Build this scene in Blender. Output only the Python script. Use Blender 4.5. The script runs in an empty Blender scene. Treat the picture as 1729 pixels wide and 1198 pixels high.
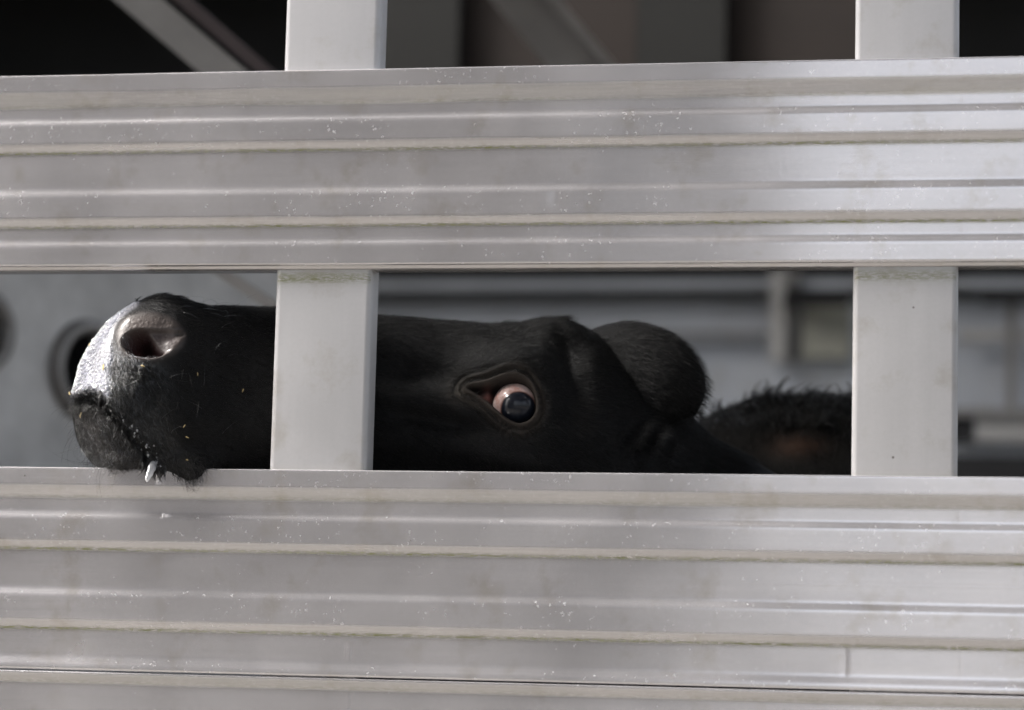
import bpy, math, random
import numpy as np
from mathutils import Vector, Matrix
random.seed(7); rng = np.random.default_rng(7)
C = bpy.context.scene.collection
scn = bpy.context.scene
R = math.radians

# ------------------------------------------------------------------ camera
PW, PH = 1729.0, 1198.0
F = 4373.0                       # focal length in photograph pixels
MM = 0.0005                      # metres per pixel on the trailer side
dl = np.array([-22664.0, 36.0, -F]); dl /= np.linalg.norm(dl)
du = np.array([900.0, 35600.0, -F]); du /= np.linalg.norm(du)
ex = -dl; ez = du - ex*np.dot(du, ex); ez /= np.linalg.norm(ez); ey = np.cross(ez, ex)
W2C = np.stack([ex, ey, ez], 1); C2W = W2C.T
P0 = np.array([0, 0, 2.0])
CAM = P0 - C2W @ np.array([0, 0, -1.0]) * F*MM

def proj(P):
    P = np.asarray(P, float)
    q = (P - CAM) @ W2C.T
    return np.stack([PW/2 + F*q[..., 0]/-q[..., 2], PH/2 - F*q[..., 1]/-q[..., 2]], -1)

def at(px, py, Y=0.0):
    d = C2W @ np.array([(px-PW/2)/F, -(py-PH/2)/F, -1.0])
    return CAM + d*((Y-CAM[1])/d[1])

cam_data = bpy.data.cameras.new('camera'); cam = bpy.data.objects.new('camera', cam_data); C.objects.link(cam)
m4 = Matrix.Identity(4)
for i in range(3):
    for j in range(3): m4[i][j] = C2W[i, j]
    m4[i][3] = CAM[i]
cam.matrix_world = m4
cam_data.sensor_width = 36; cam_data.lens = 36*F/PW
cam_data.clip_start = 0.1; cam_data.clip_end = 2000
cam_data.dof.use_dof = True; cam_data.dof.focus_distance = F*MM + 0.02; cam_data.dof.aperture_fstop = 2.8
cam_data.dof.aperture_blades = 7
scn.camera = cam
scn.render.resolution_x = 1024; scn.render.resolution_y = 710

# ------------------------------------------------------------------ light
SUN_EL, SUN_AZ = R(48), R(-106)     # azimuth measured from +Y towards +X; the sun stands behind the viewer to the left
world = bpy.data.worlds.new('World'); scn.world = world; world.use_nodes = True
wn = world.node_tree.nodes; wl = world.node_tree.links
bg = wn['Background']
sky = wn.new('ShaderNodeTexSky'); sky.sky_type = 'NISHITA'; sky.sun_disc = False
sky.sun_elevation = SUN_EL; sky.sun_rotation = SUN_AZ; sky.dust_density = 7.0; sky.air_density = 1.0; sky.ozone_density = 1.0
hs = wn.new('ShaderNodeHueSaturation'); hs.inputs['Saturation'].default_value = 0.42
wl.new(sky.outputs[0], hs.inputs['Color']); wl.new(hs.outputs[0], bg.inputs['Color'])
bg.inputs['Strength'].default_value = 0.10
sd = bpy.data.lights.new('sun', 'SUN'); sd.energy = 1.5; sd.angle = R(11); sd.color = (1.0, 0.97, 0.93)
sun = bpy.data.objects.new('sun', sd); C.objects.link(sun)
sdir = Vector((math.sin(SUN_AZ)*math.cos(SUN_EL), math.cos(SUN_AZ)*math.cos(SUN_EL), math.sin(SUN_EL)))
sun.rotation_euler = sdir.to_track_quat('Z', 'Y').to_euler(); sun.location = (-4, -4, 8)
scn.view_settings.view_transform = 'Standard'; scn.view_settings.look = 'None'
scn.view_settings.gamma = 1; scn.view_settings.exposure = 2.0
scn.render.engine = 'CYCLES'

# ------------------------------------------------------------------ helpers
def tag(o, label=None, cat=None, group=None, kind=None):
    if label: o['label'] = label
    if cat: o['category'] = cat
    if group: o['group'] = group
    if kind: o['kind'] = kind
    return o
def empty(name, loc=(0, 0, 0)):
    o = bpy.data.objects.new(name, None); C.objects.link(o); o.location = loc; return o
def mesh_obj(name, V, Fc, mat=None, parent=None, smooth=True, attrs=None):
    me = bpy.data.meshes.new(name)
    V = np.asarray(V, dtype=np.float32)
    if parent is not None:
        V = V - np.array(parent_loc(parent), dtype=np.float32)
    if isinstance(Fc, np.ndarray):
        n, k = Fc.shape
        me.vertices.add(len(V)); me.vertices.foreach_set('co', V.ravel())
        me.loops.add(n*k); me.loops.foreach_set('vertex_index', Fc.astype(np.int32).ravel())
        me.polygons.add(n); me.polygons.foreach_set('loop_start', np.arange(0, n*k, k, dtype=np.int32))
        me.update(calc_edges=True)
    else:
        me.from_pydata([tuple(map(float, v)) for v in V], [], [tuple(f) for f in Fc]); me.update()
    me.validate()
    if smooth: me.polygons.foreach_set('use_smooth', [True]*len(me.polygons))
    for nm, arr in (attrs or {}).items():
        arr = np.asarray(arr, dtype=np.float32)
        if arr.ndim == 1:
            a = me.attributes.new(nm, 'FLOAT', 'POINT'); a.data.foreach_set('value', arr)
        else:
            a = me.attributes.new(nm, 'FLOAT_COLOR', 'POINT')
            a.data.foreach_set('color', np.concatenate([arr, np.ones((len(arr), 1), np.float32)], 1).ravel())
    if mat: me.materials.append(mat)
    o = bpy.data.objects.new(name, me); C.objects.link(o)
    if parent is not None: o.parent = parent
    return o
def parent_loc(p):
    l = np.zeros(3)
    while p is not None: l = l + np.array(p.location); p = p.parent
    return l

class MB:
    def __init__(s): s.V = []; s.F = []
    def add(s, V, Fc):
        b = len(s.V); s.V += [tuple(v) for v in V]; s.F += [tuple(i+b for i in f) for f in Fc]
    def box(s, lo, hi, bev=0.0):
        x0, y0, z0 = lo; x1, y1, z1 = hi
        if bev <= 0:
            s.add([(x0,y0,z0),(x1,y0,z0),(x1,y1,z0),(x0,y1,z0),(x0,y0,z1),(x1,y0,z1),(x1,y1,z1),(x0,y1,z1)],
                  [(0,3,2,1),(4,5,6,7),(0,1,5,4),(1,2,6,5),(2,3,7,6),(3,0,4,7)])
            return
        # rounded along z (vertical) edges: prism with chamfered corners
        pts = []
        for (cx, cy, a0) in ((x1-bev, y0+bev, -90), (x1-bev, y1-bev, 0), (x0+bev, y1-bev, 90), (x0+bev, y0+bev, 180)):
            for k in range(5):
                a = R(a0+90*k/4); pts.append((cx+bev*math.cos(a), cy+bev*math.sin(a)))
        n = len(pts)
        V = [(p[0], p[1], z0) for p in pts]+[(p[0], p[1], z1) for p in pts]
        Fc = [(i, (i+1) % n, n+(i+1) % n, n+i) for i in range(n)]+[tuple(range(n-1, -1, -1)), tuple(range(n, 2*n))]
        s.add(V, Fc)
    def bar(s, a, b, w, t, up=(0, 1, 0)):
        a = np.array(a, float); b = np.array(b, float); d = b-a; d /= np.linalg.norm(d)
        u = np.cross(d, up); u /= np.linalg.norm(u); v = np.cross(u, d)
        V = []
        for p in (a, b):
            for (i, j) in ((-1,-1),(1,-1),(1,1),(-1,1)): V.append(p+u*w/2*i+v*t/2*j)
        s.add(V, [(0,3,2,1),(4,5,6,7),(0,1,5,4),(1,2,6,5),(2,3,7,6),(3,0,4,7)])
    def ring(s, c, ax, r0, r1, t, n=48, flat=None):
        c = np.array(c, float); ax = np.array(ax, float); ax /= np.linalg.norm(ax)
        u = np.cross(ax, (0, 0, 1)); u /= np.linalg.norm(u); v = np.cross(ax, u)
        V = []; rm = (r0+r1)/2; rr = (r1-r0)/2
        for i in range(n):
            a = 2*math.pi*i/n; e = u*math.cos(a)+v*math.sin(a)
            for k in range(8):
                b = 2*math.pi*k/8; V.append(c+e*(rm+rr*math.cos(b))+ax*t*math.sin(b))
        Fc = [(i*8+k, i*8+(k+1) % 8, ((i+1) % n)*8+(k+1) % 8, ((i+1) % n)*8+k) for i in range(n) for k in range(8)]
        s.add(V, Fc)
    def build(s, name, mat, parent=None, smooth=False): return mesh_obj(name, s.V, s.F, mat, parent, smooth)

def mat_new(name):
    m = bpy.data.materials.new(name); m.use_nodes = True
    return m, m.node_tree.nodes, m.node_tree.links, m.node_tree.nodes['Principled BSDF']
def noise(N, L, src, scale, detail=4, rough=0.5, mapping=None):
    n = N.new('ShaderNodeTexNoise'); n.inputs['Scale'].default_value = scale
    n.inputs['Detail'].default_value = detail; n.inputs['Roughness'].default_value = rough
    if mapping:
        mp = N.new('ShaderNodeMapping'); mp.inputs['Scale'].default_value = mapping
        L.new(src, mp.inputs[0]); src = mp.outputs[0]
    L.new(src, n.inputs['Vector']); return n.outputs['Fac']
def ramp(N, L, src, stops):
    r = N.new('ShaderNodeValToRGB'); e = r.color_ramp.elements
    while len(e) < len(stops): e.new(0.5)
    for i, (p, c) in enumerate(stops):
        e[i].position = p; e[i].color = (c, c, c, 1) if isinstance(c, (int, float)) else (*c, 1)
    L.new(src, r.inputs[0]); return r.outputs[0]
def math_(N, L, op, a, b):
    n = N.new('ShaderNodeMath'); n.operation = op
    for i, v in enumerate((a, b)):
        if isinstance(v, (int, float)): n.inputs[i].default_value = v
        else: L.new(v, n.inputs[i])
    return n.outputs[0]
def mixc(N, L, fac, a, b):
    n = N.new('ShaderNodeMix'); n.data_type = 'RGBA'
    for i, v in ((0, fac), (6, a), (7, b)):
        if isinstance(v, (int, float)): n.inputs[i].default_value = v
        elif isinstance(v, tuple): n.inputs[i].default_value = (*v, 1)
        else: L.new(v, n.inputs[i])
    return n.outputs[2]

# ------------------------------------------------------------------ materials
def aluminium(name, vertical=False, gloss=0.80, base=(0.735, 0.718, 0.738), rough=0.215, specks=True, seed=0.0):
    """weathered mill-finish aluminium: satin directional metal under a thin chalky oxide film"""
    m, N, L, P = mat_new(name)
    geo = N.new('ShaderNodeNewGeometry'); pos = geo.outputs['Position']
    off = N.new('ShaderNodeVectorMath'); off.operation = 'ADD'; off.inputs[1].default_value = (seed, seed*0.7, seed*1.3)
    L.new(pos, off.inputs[0]); pos = off.outputs[0]
    brush = noise(N, L, pos, 1.0, 5, 0.65, (260, 260, 1.6) if vertical else (1.6, 260, 520))
    brush2 = noise(N, L, pos, 1.0, 3, 0.6, (60, 60, 2.0) if vertical else (2.0, 40, 110))
    cloud = noise(N, L, pos, 9.0, 5, 0.55)
    fine = noise(N, L, pos, 260.0, 3, 0.6)
    col = mixc(N, L, ramp(N, L, cloud, [(0.3, 0.0), (0.7, 1.0)]), tuple(c*0.93 for c in base), tuple(min(1, c*1.04) for c in base))
    col = mixc(N, L, ramp(N, L, brush2, [(0.35, 0.0), (0.62, 0.22)]), col, tuple(c*0.80 for c in base))
    col = mixc(N, L, ramp(N, L, fine, [(0.4, 0.0), (0.7, 0.25)]), col, tuple(c*0.86 for c in base))
    sm_ = ramp(N, L, noise(N, L, pos, 22.0, 6, 0.65), [(0.54, 0.0), (0.72, 0.65)])
    col = mixc(N, L, sm_, col, tuple(c*k for c, k in zip(base, (.72, .68, .60))))
    ox = ramp(N, L, cloud, [(0.25, 1-gloss-0.06), (0.75, 1-gloss+0.08)])
    if True:
        vo = N.new('ShaderNodeTexVoronoi'); vo.inputs['Scale'].default_value = 210.0
        nt = N.new('ShaderNodeTexNoise'); nt.inputs['Scale'].default_value = 420; L.new(pos, nt.inputs['Vector'])
        vm = N.new('ShaderNodeVectorMath'); vm.operation = 'MULTIPLY_ADD'; L.new(nt.outputs['Color'], vm.inputs[0]); vm.inputs[1].default_value = (.006, .006, .006); L.new(pos, vm.inputs[2]); L.new(vm.outputs[0], vo.inputs['Vector'])
        sp = ramp(N, L, vo.outputs['Distance'], [(0.12, 1.0), (0.42, 0.0)])
        pick = ramp(N, L, vo.outputs['Color'], [(0.46, 0.0), (0.66, 0.9)])
        patch = ramp(N, L, noise(N, L, pos, 14.0, 3), [(0.30, 0.15), (0.58, 1.0)])
        spk = math_(N, L, 'MULTIPLY', math_(N, L, 'MULTIPLY', sp, pick), patch)
        spk = math_(N, L, 'MULTIPLY', spk, 0.46 if specks else 0.0)
        col = mixc(N, L, spk, col, (0.86, 0.86, 0.88))
        ox = math_(N, L, 'MAXIMUM', ox, math_(N, L, 'MULTIPLY', spk, 1.0))
        # rare dark fly specks
        vd = N.new('ShaderNodeTexVoronoi'); vd.inputs['Scale'].default_value = 28.0; L.new(pos, vd.inputs['Vector'])
        ds = ramp(N, L, vd.outputs['Distance'], [(0.022, 1.0), (0.036, 0.0)])
        dp = ramp(N, L, vd.outputs['Color'], [(0.66, 0.0), (0.68, 1.0)])
        dk = math_(N, L, 'MULTIPLY', ds, dp)
        col = mixc(N, L, math_(N, L, 'MULTIPLY', dk, 0.85), col, (0.05, 0.04, 0.03))
        ox = math_(N, L, 'MAXIMUM', ox, dk)
    # grime and algae lying in the corners of the profile (per-vertex masks)
    ag = N.new('ShaderNodeAttribute'); ag.attribute_name = 'grime'
    am = N.new('ShaderNodeAttribute'); am.attribute_name = 'moss'
    gn = ramp(N, L, noise(N, L, pos, 1.0, 5, 0.6, (5, 5, 60)), [(0.3, 0.35), (0.65, 1.0)])
    g = math_(N, L, 'MULTIPLY', ag.outputs['Fac'], gn)
    col = mixc(N, L, math_(N, L, 'MULTIPLY', g, 0.55), col, (0.20, 0.185, 0.125))
    mn = ramp(N, L, noise(N, L, pos, 1.0, 6, 0.7, (150, 300, 700)), [(0.40, 0.0), (0.56, 1.0)])
    mn2 = ramp(N, L, noise(N, L, pos, 6.0, 3, 0.6), [(0.36, 0.5), (0.58, 1.0)])
    mo = math_(N, L, 'MULTIPLY', math_(N, L, 'MULTIPLY', am.outputs['Fac'], mn), mn2)
    col = mixc(N, L, mo, col, (0.125, 0.135, 0.03))
    ox = math_(N, L, 'MAXIMUM', ox, math_(N, L, 'MAXIMUM', math_(N, L, 'MULTIPLY', g, 0.85), mo))
    L.new(col, P.inputs['Base Color'])
    L.new(math_(N, L, 'SUBTRACT', 1.0, ox), P.inputs['Metallic'])
    rr = math_(N, L, 'ADD', math_(N, L, 'MULTIPLY', brush, 0.10), rough-0.05)
    L.new(rr, P.inputs['Roughness'])
    P.inputs['Anisotropic'].default_value = 0.95
    tv = N.new('ShaderNodeCombineXYZ'); tv.inputs[2 if vertical else 0].default_value = 1.0
    L.new(tv.outputs[0], P.inputs['Tangent']); P.inputs['Anisotropic Rotation'].default_value = 0.25
    bp = N.new('ShaderNodeBump'); bp.inputs['Strength'].default_value = 0.10; bp.inputs['Distance'].default_value = 0.0006
    L.new(math_(N, L, 'ADD', brush, math_(N, L, 'MULTIPLY', fine, 0.35)), bp.inputs['Height']); L.new(bp.outputs[0], P.inputs['Normal'])
    return m

M_PLANK = aluminium('plank_aluminium')
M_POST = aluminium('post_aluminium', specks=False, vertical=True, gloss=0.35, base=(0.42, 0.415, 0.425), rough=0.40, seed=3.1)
M_INNER = aluminium('inner_aluminium', gloss=0.25, base=(0.72, 0.76, 0.82), rough=0.5, specks=False, seed=8.0)
def plain(name, col, rough=0.7, var=0.25, scale=12.0, bump=0.0, metallic=0.0, map_=None):
    m, N, L, P = mat_new(name)
    g = N.new('ShaderNodeNewGeometry')
    n = noise(N, L, g.outputs['Position'], scale, 6, 0.6, map_)
    L.new(mixc(N, L, ramp(N, L, n, [(0.3, 0.0), (0.7, 1.0)]), tuple(c*(1-var) for c in col), tuple(min(1, c*(1+var)) for c in col)), P.inputs['Base Color'])
    P.inputs['Roughness'].default_value = rough; P.inputs['Metallic'].default_value = metallic
    if bump:
        b = N.new('ShaderNodeBump'); b.inputs['Strength'].default_value = bump; b.inputs['Distance'].default_value = 0.003
        L.new(n, b.inputs['Height']); L.new(b.outputs[0], P.inputs['Normal'])
    return m
M_GATE = plain('soiled_gate_aluminium', (0.55, 0.54, 0.53), 0.5, 0.32, 7.0, 0.1, 0.3)
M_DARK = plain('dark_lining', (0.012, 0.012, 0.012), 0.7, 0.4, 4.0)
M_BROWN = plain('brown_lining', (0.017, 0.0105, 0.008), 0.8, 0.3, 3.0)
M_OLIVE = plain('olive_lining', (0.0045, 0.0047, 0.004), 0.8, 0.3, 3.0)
M_BEAM = plain('brace_aluminium', (0.30, 0.29, 0.28), 0.45, 0.2, 8.0, 0.0, 0.4)
M_PINKBEAM = plain('brace_red_edge', (0.12, 0.09, 0.09), 0.5, 0.2, 8.0)
M_YEL = plain('yellowed_plate', (0.40, 0.40, 0.34), 0.6, 0.15, 6.0)
M_LIGHT = plain('pale_plate', (0.52, 0.515, 0.50), 0.5, 0.1, 6.0)
M_RUBBER = plain('black_rubber', (0.02, 0.02, 0.022), 0.6, 0.2, 10.0)
M_CONC = plain('yard_concrete', (0.18, 0.17, 0.155), 0.9, 0.2, 1.2, 0.3)
M_WALL = plain('rendered_wall', (0.16, 0.155, 0.155), 0.9, 0.12, 0.8)
M_ROOF = plain('roof_sheet', (0.12, 0.12, 0.13), 0.6, 0.2, 2.0)
M_GLASS = plain('window_glass', (0.03, 0.035, 0.04), 0.08, 0.1, 1.0)

# ------------------------------------------------------------------ ground, neighbour building
gr = mesh_obj('ground', [(-300,-300,0),(300,-300,0),(300,300,0),(-300,300,0)], [(0,1,2,3)], M_CONC, smooth=False); tag(gr, kind='structure')

xc = CAM[0]; by = -9.0
bx1 = xc - 0.165*(2.2+9.0); bx0 = bx1-7.0
bld = empty('farm_building', (bx0, by, 0)); tag(bld, 'grey rendered farm shed with dark roof behind the viewer', 'building')
b = MB(); b.box((bx0, by-8, 0), (bx1, by, 10.2)); b.build('wall', M_WALL, bld)
b = MB(); b.add([(bx0-.3,by+.3,10.2),(bx1+.3,by+.3,10.2),(bx1+.3,by-8.3,10.2),(bx0-.3,by-8.3,10.2),(bx0-.3,by-4,12.0),(bx1+.3,by-4,12.0)],
              [(0,1,5,4),(2,3,4,5),(1,2,5),(3,0,4),(3,2,1,0)]); b.build('roof', M_ROOF, bld)
b = MB(); b.box((bx0+2.0, by, 0), (bx0+4.6, by+0.06, 3.2)); b.build('door', M_DARK, bld)

cn = empty('added_canopy', (2.3, -4, 0)); tag(cn, 'dark flat canopy on steel columns added out of view to darken reflections', 'canopy')  # unseen canopy, added so the plank chamfers reflect something dark
b = MB(); b.box((-3.0, -7.0, 6.2), (6.0, -0.6, 6.35)); b.build('roof', M_ROOF, cn)
for (x, y) in ((2.6, -6.8), (5.8, -6.8), (2.6, -1.0), (5.8, -1.0)):
    b = MB(); b.box((x-.06, y-.06, 0), (x+.06, y+.06, 6.2), .01); b.build('column', M_ROOF, cn)

# ------------------------------------------------------------------ trailer
z_ut = (at(0, 128)[2]+at(1729, 93)[2])/2; z_ub = (at(0, 456)[2]+at(1729, 446)[2])/2
z_lt = (at(0, 787)[2]+at(1729, 805)[2])/2; z_ls = (at(0, 1130)[2]+at(1729, 1175)[2])/2
HP = z_ut - z_ub; HL = z_lt - z_ls
print('plank heights', HP, HL, z_ut, z_ub, z_lt, z_ls, 'cam', CAM)
X0, X1 = -1.9, 1.7
TR = empty('livestock_trailer', (X0, 0, 0.9))
tag(TR, 'aluminium slatted side of a livestock trailer with two open gaps and square posts', 'trailer')

DEP = 0.0031
def profile_upper():
    H = HP
    return [(0,'t'),(.095,0,.0),(.168,1,1),(.232,1,0),(.262,0,0),(.366,0,0),(.415,1,2),(.602,1,0),(.636,0,0),(.755,0,0),(.800,1,2),(.868,1,0),(.897,0,0),(1.0,0,0)][1:]
def make_plank(name, ztop, H, prof, xs, marks, lip=None, seed=0, thick=0.026):
    """prof: list of (fraction down, level 0 raised / 1 recessed, corner mark 1 grime / 2 algae)"""
    pts = [(0.0, 0)]+[(f, l) for f, l, _ in prof]
    P = [( (l*DEP), ztop-f*H) for f, l in pts]
    # round the corners
    out = []; mo = []; gi = []
    n = len(P); r = 0.0022
    for i, (y, z) in enumerate(P):
        if i == 0: out.append((y+.0012, z)); out.append((y+0.0004, z-0.0004)); out.append((y, z-.0012)); continue
        if i == n-1: out.append((y, z+.0012)); out.append((y+0.0004, z+0.0004)); out.append((y+.0012, z)); continue
        a = np.array(P[i-1]); c = np.array(P[i+1]); p = np.array((y, z))
        da = (a-p)/np.linalg.norm(a-p); dc = (c-p)/np.linalg.norm(c-p)
        ra = min(r, np.linalg.norm(a-p)*0.4); rc = min(r, np.linalg.norm(c-p)*0.4)
        for t in (0, .25, .5, .75, 1):
            out.append(tuple((1-t)**2*(p+da*ra)+2*t*(1-t)*p+t*t*(p+dc*rc)))
    out = np.array(out)
    # refine long spans so that the masks and warps resolve
    fin = [out[0]]
    for q in out[1:]:
        d = np.linalg.norm(q-fin[-1]); k = max(1, int(d/0.0012)); p0 = fin[-1]
        for j in range(1, k+1): fin.append(p0+(q-p0)*j/k)
    fin = np.array(fin)
    frac = (ztop-fin[:, 1])/H
    moss = np.zeros(len(fin)); grime = np.zeros(len(fin))
    prev = 0.0
    for (f, l, mk) in prof:
        if l == 1 and mk:
            inband = np.clip((frac-(prev-0.012))/0.012, 0, 1)*np.clip(((f+0.022)-frac)/0.02, 0, 1)
            grime = np.maximum(grime, inband*(0.55 if mk == 2 else 0.8))
            moss = np.maximum(moss, np.exp(-((frac-f+0.001)/0.0085)**2)*(1.0 if mk == 2 else 0.28))
        prev = f
    back = np.array([(thick, fin[-1, 1]), (thick, fin[0, 1])])
    if lip is not None:   # lower flange: a step back and a thin tongue
        back = np.array([(0.004, fin[-1, 1]-0.0004), (0.004, fin[-1, 1]-0.0022), (0.0052, fin[-1, 1]-0.0032), (thick, fin[-1, 1]-0.0032), (thick, fin[0, 1])])
    ring = np.concatenate([fin, back]); m = len(ring)
    moss = np.concatenate([moss, np.zeros(len(back))]); grime = np.concatenate([grime, np.full(len(back), 0.5)])
    n = len(xs)
    V = np.zeros((n, m, 3)); V[:, :, 0] = xs[:, None]; V[:, :, 1] = ring[None, :, 0]; V[:, :, 2] = ring[None, :, 1]
    rs = np.random.default_rng(seed)
    warp = np.zeros((n, m))
    fr = (ztop-ring[:, 1])/H
    for k in range(7):
        warp += rs.normal()*0.00010*np.sin(2*np.pi*(xs[:, None]*rs.uniform(0.8, 5)+fr[None, :]*rs.uniform(-.7, .7)+rs.uniform()))
    for (px, f0, f1, amp, wd) in marks:
        x = at(px, 700)[0]
        bandm = 1/(1+np.exp(-(fr-f0)/0.012))*1/(1+np.exp((fr-f1)/0.012))
        warp += amp*np.exp(-((xs[:, None]-x)/wd)**2)*bandm[None, :]
    V[:, :len(fin), 1] += warp[:, :len(fin)]
    idx = np.arange(n*m).reshape(n, m); nx = np.roll(idx, -1, 1)
    Fq = np.stack([idx[:-1], nx[:-1], nx[1:], idx[1:]], -1).reshape(-1, 4)
    ob = mesh_obj(name, V.reshape(-1, 3), Fq, M_PLANK, TR, True,
                  {'moss': np.tile(moss, n), 'grime': np.tile(grime, n)})
    return ob
xs_f = np.concatenate([np.arange(X0, -0.55, 0.05), np.arange(-0.55, 0.55, 0.0024), np.arange(0.55, X1+.01, 0.05)])
xs_c = np.arange(X0, X1+.01, 0.1)
prof_u = [(.095,0,0),(.168,1,1),(.232,1,0),(.262,0,0),(.366,0,0),(.412,1,2),(.602,1,0),(.636,0,0),(.755,0,0),(.800,1,2),(.868,1,0),(.897,0,0),(1.0,0,0)]
prof_l = [(.092,0,0),(.145,1,1),(.222,1,0),(.248,0,0),(.366,0,0),(.405,1,2),(.600,1,0),(.632,0,0),(.757,0,0),(.797,1,2),(.935,1,0),(.975,0,0),(1.0,0,0)]
prof_n = [(.016,0,0),(.050,1,1),(.24,1,0),(.27,0,0),(.37,0,0),(.41,1,2),(.60,1,0),(.63,0,0),(.757,0,0),(.797,1,2),(.935,1,0),(.975,0,0),(1.0,0,0)]
mk_u = [(1627, .18, .24, -.0002, .0030), (1627, .81, .87, -.0002, .0030), (930, .60, .72, .0002, .006)]
mk_l = [(600, .83, .93, -.0004, .0015), (1430, .80, .94, .0003, .0016), (1627, .80, .95, -.0002, .0030), (1624, .15, .22, -.0002, .003)]
make_plank('side_plank', z_ut, HP-0.0032, prof_u, xs_f, mk_u, lip=1, seed=1)
make_plank('side_plank', z_lt, HL-0.0012, prof_l, xs_f, mk_l, seed=2)
make_plank('side_plank', z_ls, HL-0.0012, prof_n, xs_f, [(600, .06, .2, -.0003, .0016)], seed=3)
gap = z_ub - z_lt
for k in range(2):   # more of the same side below and above the picture
    make_plank('side_plank', z_ls-HL*(k+1), HL-0.001, prof_n, xs_c, [], seed=5+k)
z_u2 = z_ut+gap+HP*1.0
make_plank('side_plank', 3.06, HL, prof_n, xs_c, [], seed=9)

# posts behind the planks
def post(px0, px1):
    x0 = at(px0, 450, 0.006)[0]; x1 = at(px1, 450, 0.006)[0]
    m = 60; zs = np.concatenate([np.arange(0.95, 1.85, .1), np.arange(1.85, 2.4, .004), np.arange(2.4, 2.95, .1)])
    bev = 0.0052; y0, y1 = 0.0065, 0.036
    pts = []
    for (cx, cy, a0) in ((x1-bev, y0+bev, -90), (x1-bev, y1-bev, 0), (x0+bev, y1-bev, 90), (x0+bev, y0+bev, 180)):
        for k in range(7): a = R(a0+90*k/6); pts.append((cx+bev*math.cos(a), cy+bev*math.sin(a)))
    pts = np.array(pts); n = len(pts); h = len(zs)
    V = np.zeros((h, n, 3)); V[:, :, :2] = pts[None]; V[:, :, 2] = zs[:, None]
    front = (pts[:, 1] < y0+0.002)
    mo = np.exp(-((zs-(z_ub-0.0075))/0.0036)**2)[:, None]*front[None]*1.0
    gi = (np.exp(-((zs-z_lt)/0.004)**2)*0.5+np.clip(1-abs(zs-(z_ub-0.006))/0.008, 0, 1)*0.45)[:, None]*np.ones(n)[None]
    idx = np.arange(h*n).reshape(h, n); nx = np.roll(idx, -1, 1)
    Fq = np.stack([idx[:-1], nx[:-1], nx[1:], idx[1:]], -1).reshape(-1, 4)
    return mesh_obj('post', V.reshape(-1, 3), Fq, M_POST, TR, True, {'moss': mo.ravel(), 'grime': gi.ravel()})
post(466, 628); post(1440, 1617)
dxp = at(1440, 450)[0]-at(466, 450)[0]
for s in (-1, 1):
    x = at(466, 450, .006)[0]+(-dxp if s < 0 else 2*dxp)
    b = MB(); b.box((x, 0.0065, 0.95), (x+.083, .036, 2.9), .0035); b.build('post', M_POST, TR, False)

# inside of the trailer
YF = 2.35
b = MB(); b.box((X0, 0.04, 0.90), (X1, YF, 0.94)); b.build('floor', M_CONC, TR)
b = MB(); b.box((X0, 0.0, 3.02), (X1, 1.15, 3.06)); b.build('roof', M_DARK, TR)
b = MB(); b.box((X0, 1.85, 3.02), (X1, YF, 3.06)); b.build('roof', M_DARK, TR)
b = MB(); b.box((X0-.03, 0.03, 0.9), (X0, YF, 3.06)); b.build('end_wall', M_DARK, TR)
# far side, boards running lengthwise: (py top, py bottom, set back, material) measured at the far wall
def farz(py, px=1200, Y=YF): return at(px, py, Y)[2]
def far_box(px0, py0, px1, py1, Y, t, mat, name, smooth=False):
    a = at(px0, (py0+py1)/2, Y); c = at(px1, (py0+py1)/2, Y); pm = (px0+px1)/2
    b = MB(); b.box((a[0], Y, at(pm, py1, Y)[2]), (c[0], Y+t, at(pm, py0, Y)[2])); return b.build(name, mat, TR)
fx0 = 300; fx1 = 2300
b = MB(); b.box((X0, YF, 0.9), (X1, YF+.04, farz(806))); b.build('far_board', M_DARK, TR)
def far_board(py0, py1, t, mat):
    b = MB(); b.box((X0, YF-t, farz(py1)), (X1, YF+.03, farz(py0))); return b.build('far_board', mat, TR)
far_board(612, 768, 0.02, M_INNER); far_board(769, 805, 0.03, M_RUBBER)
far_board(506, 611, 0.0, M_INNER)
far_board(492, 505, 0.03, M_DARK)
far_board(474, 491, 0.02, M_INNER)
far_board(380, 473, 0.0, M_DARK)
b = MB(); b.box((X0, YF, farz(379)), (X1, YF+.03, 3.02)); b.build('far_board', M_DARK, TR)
far_box(1300, 455, 1324, 608, YF-.06, .03, M_LIGHT, 'far_post')
far_box(1327, 455, 1350, 608, YF-.03, .02, M_BEAM, 'far_post')
far_box(1322, 500, 1432, 514, YF-.09, .03, M_RUBBER, 'rail')
far_box(1356, 516, 1434, 604, YF-.045, .03, M_YEL, 'plate')
far_box(1560, 690, 1900, 704, YF-.08, .03, M_BEAM, 'rail')
far_box(1600, 705, 1646, 745, YF-.07, .03, M_RUBBER, 'bracket')
far_box(1648, 707, 1900, 744, YF-.07, .03, M_LIGHT, 'plate')
far_box(1560, 768, 1900, 812, YF-.09, .03, M_RUBBER, 'rail')
far_box(1660, 495, 1900, 508, YF-.09, .03, M_RUBBER, 'rail')
far_box(1620, 556, 1900, 572, YF-.05, .02, M_LIGHT, 'rail')
far_box(1700, 510, 1716, 690, YF-.055, .02, M_BEAM, 'far_post')
far_box(700, 560, 1296, 566, YF-.03, .02, M_BEAM, 'rail')
far_box(1095, 612, 1100, 760, YF-.04, .01, M_BEAM, 'seam')
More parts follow.
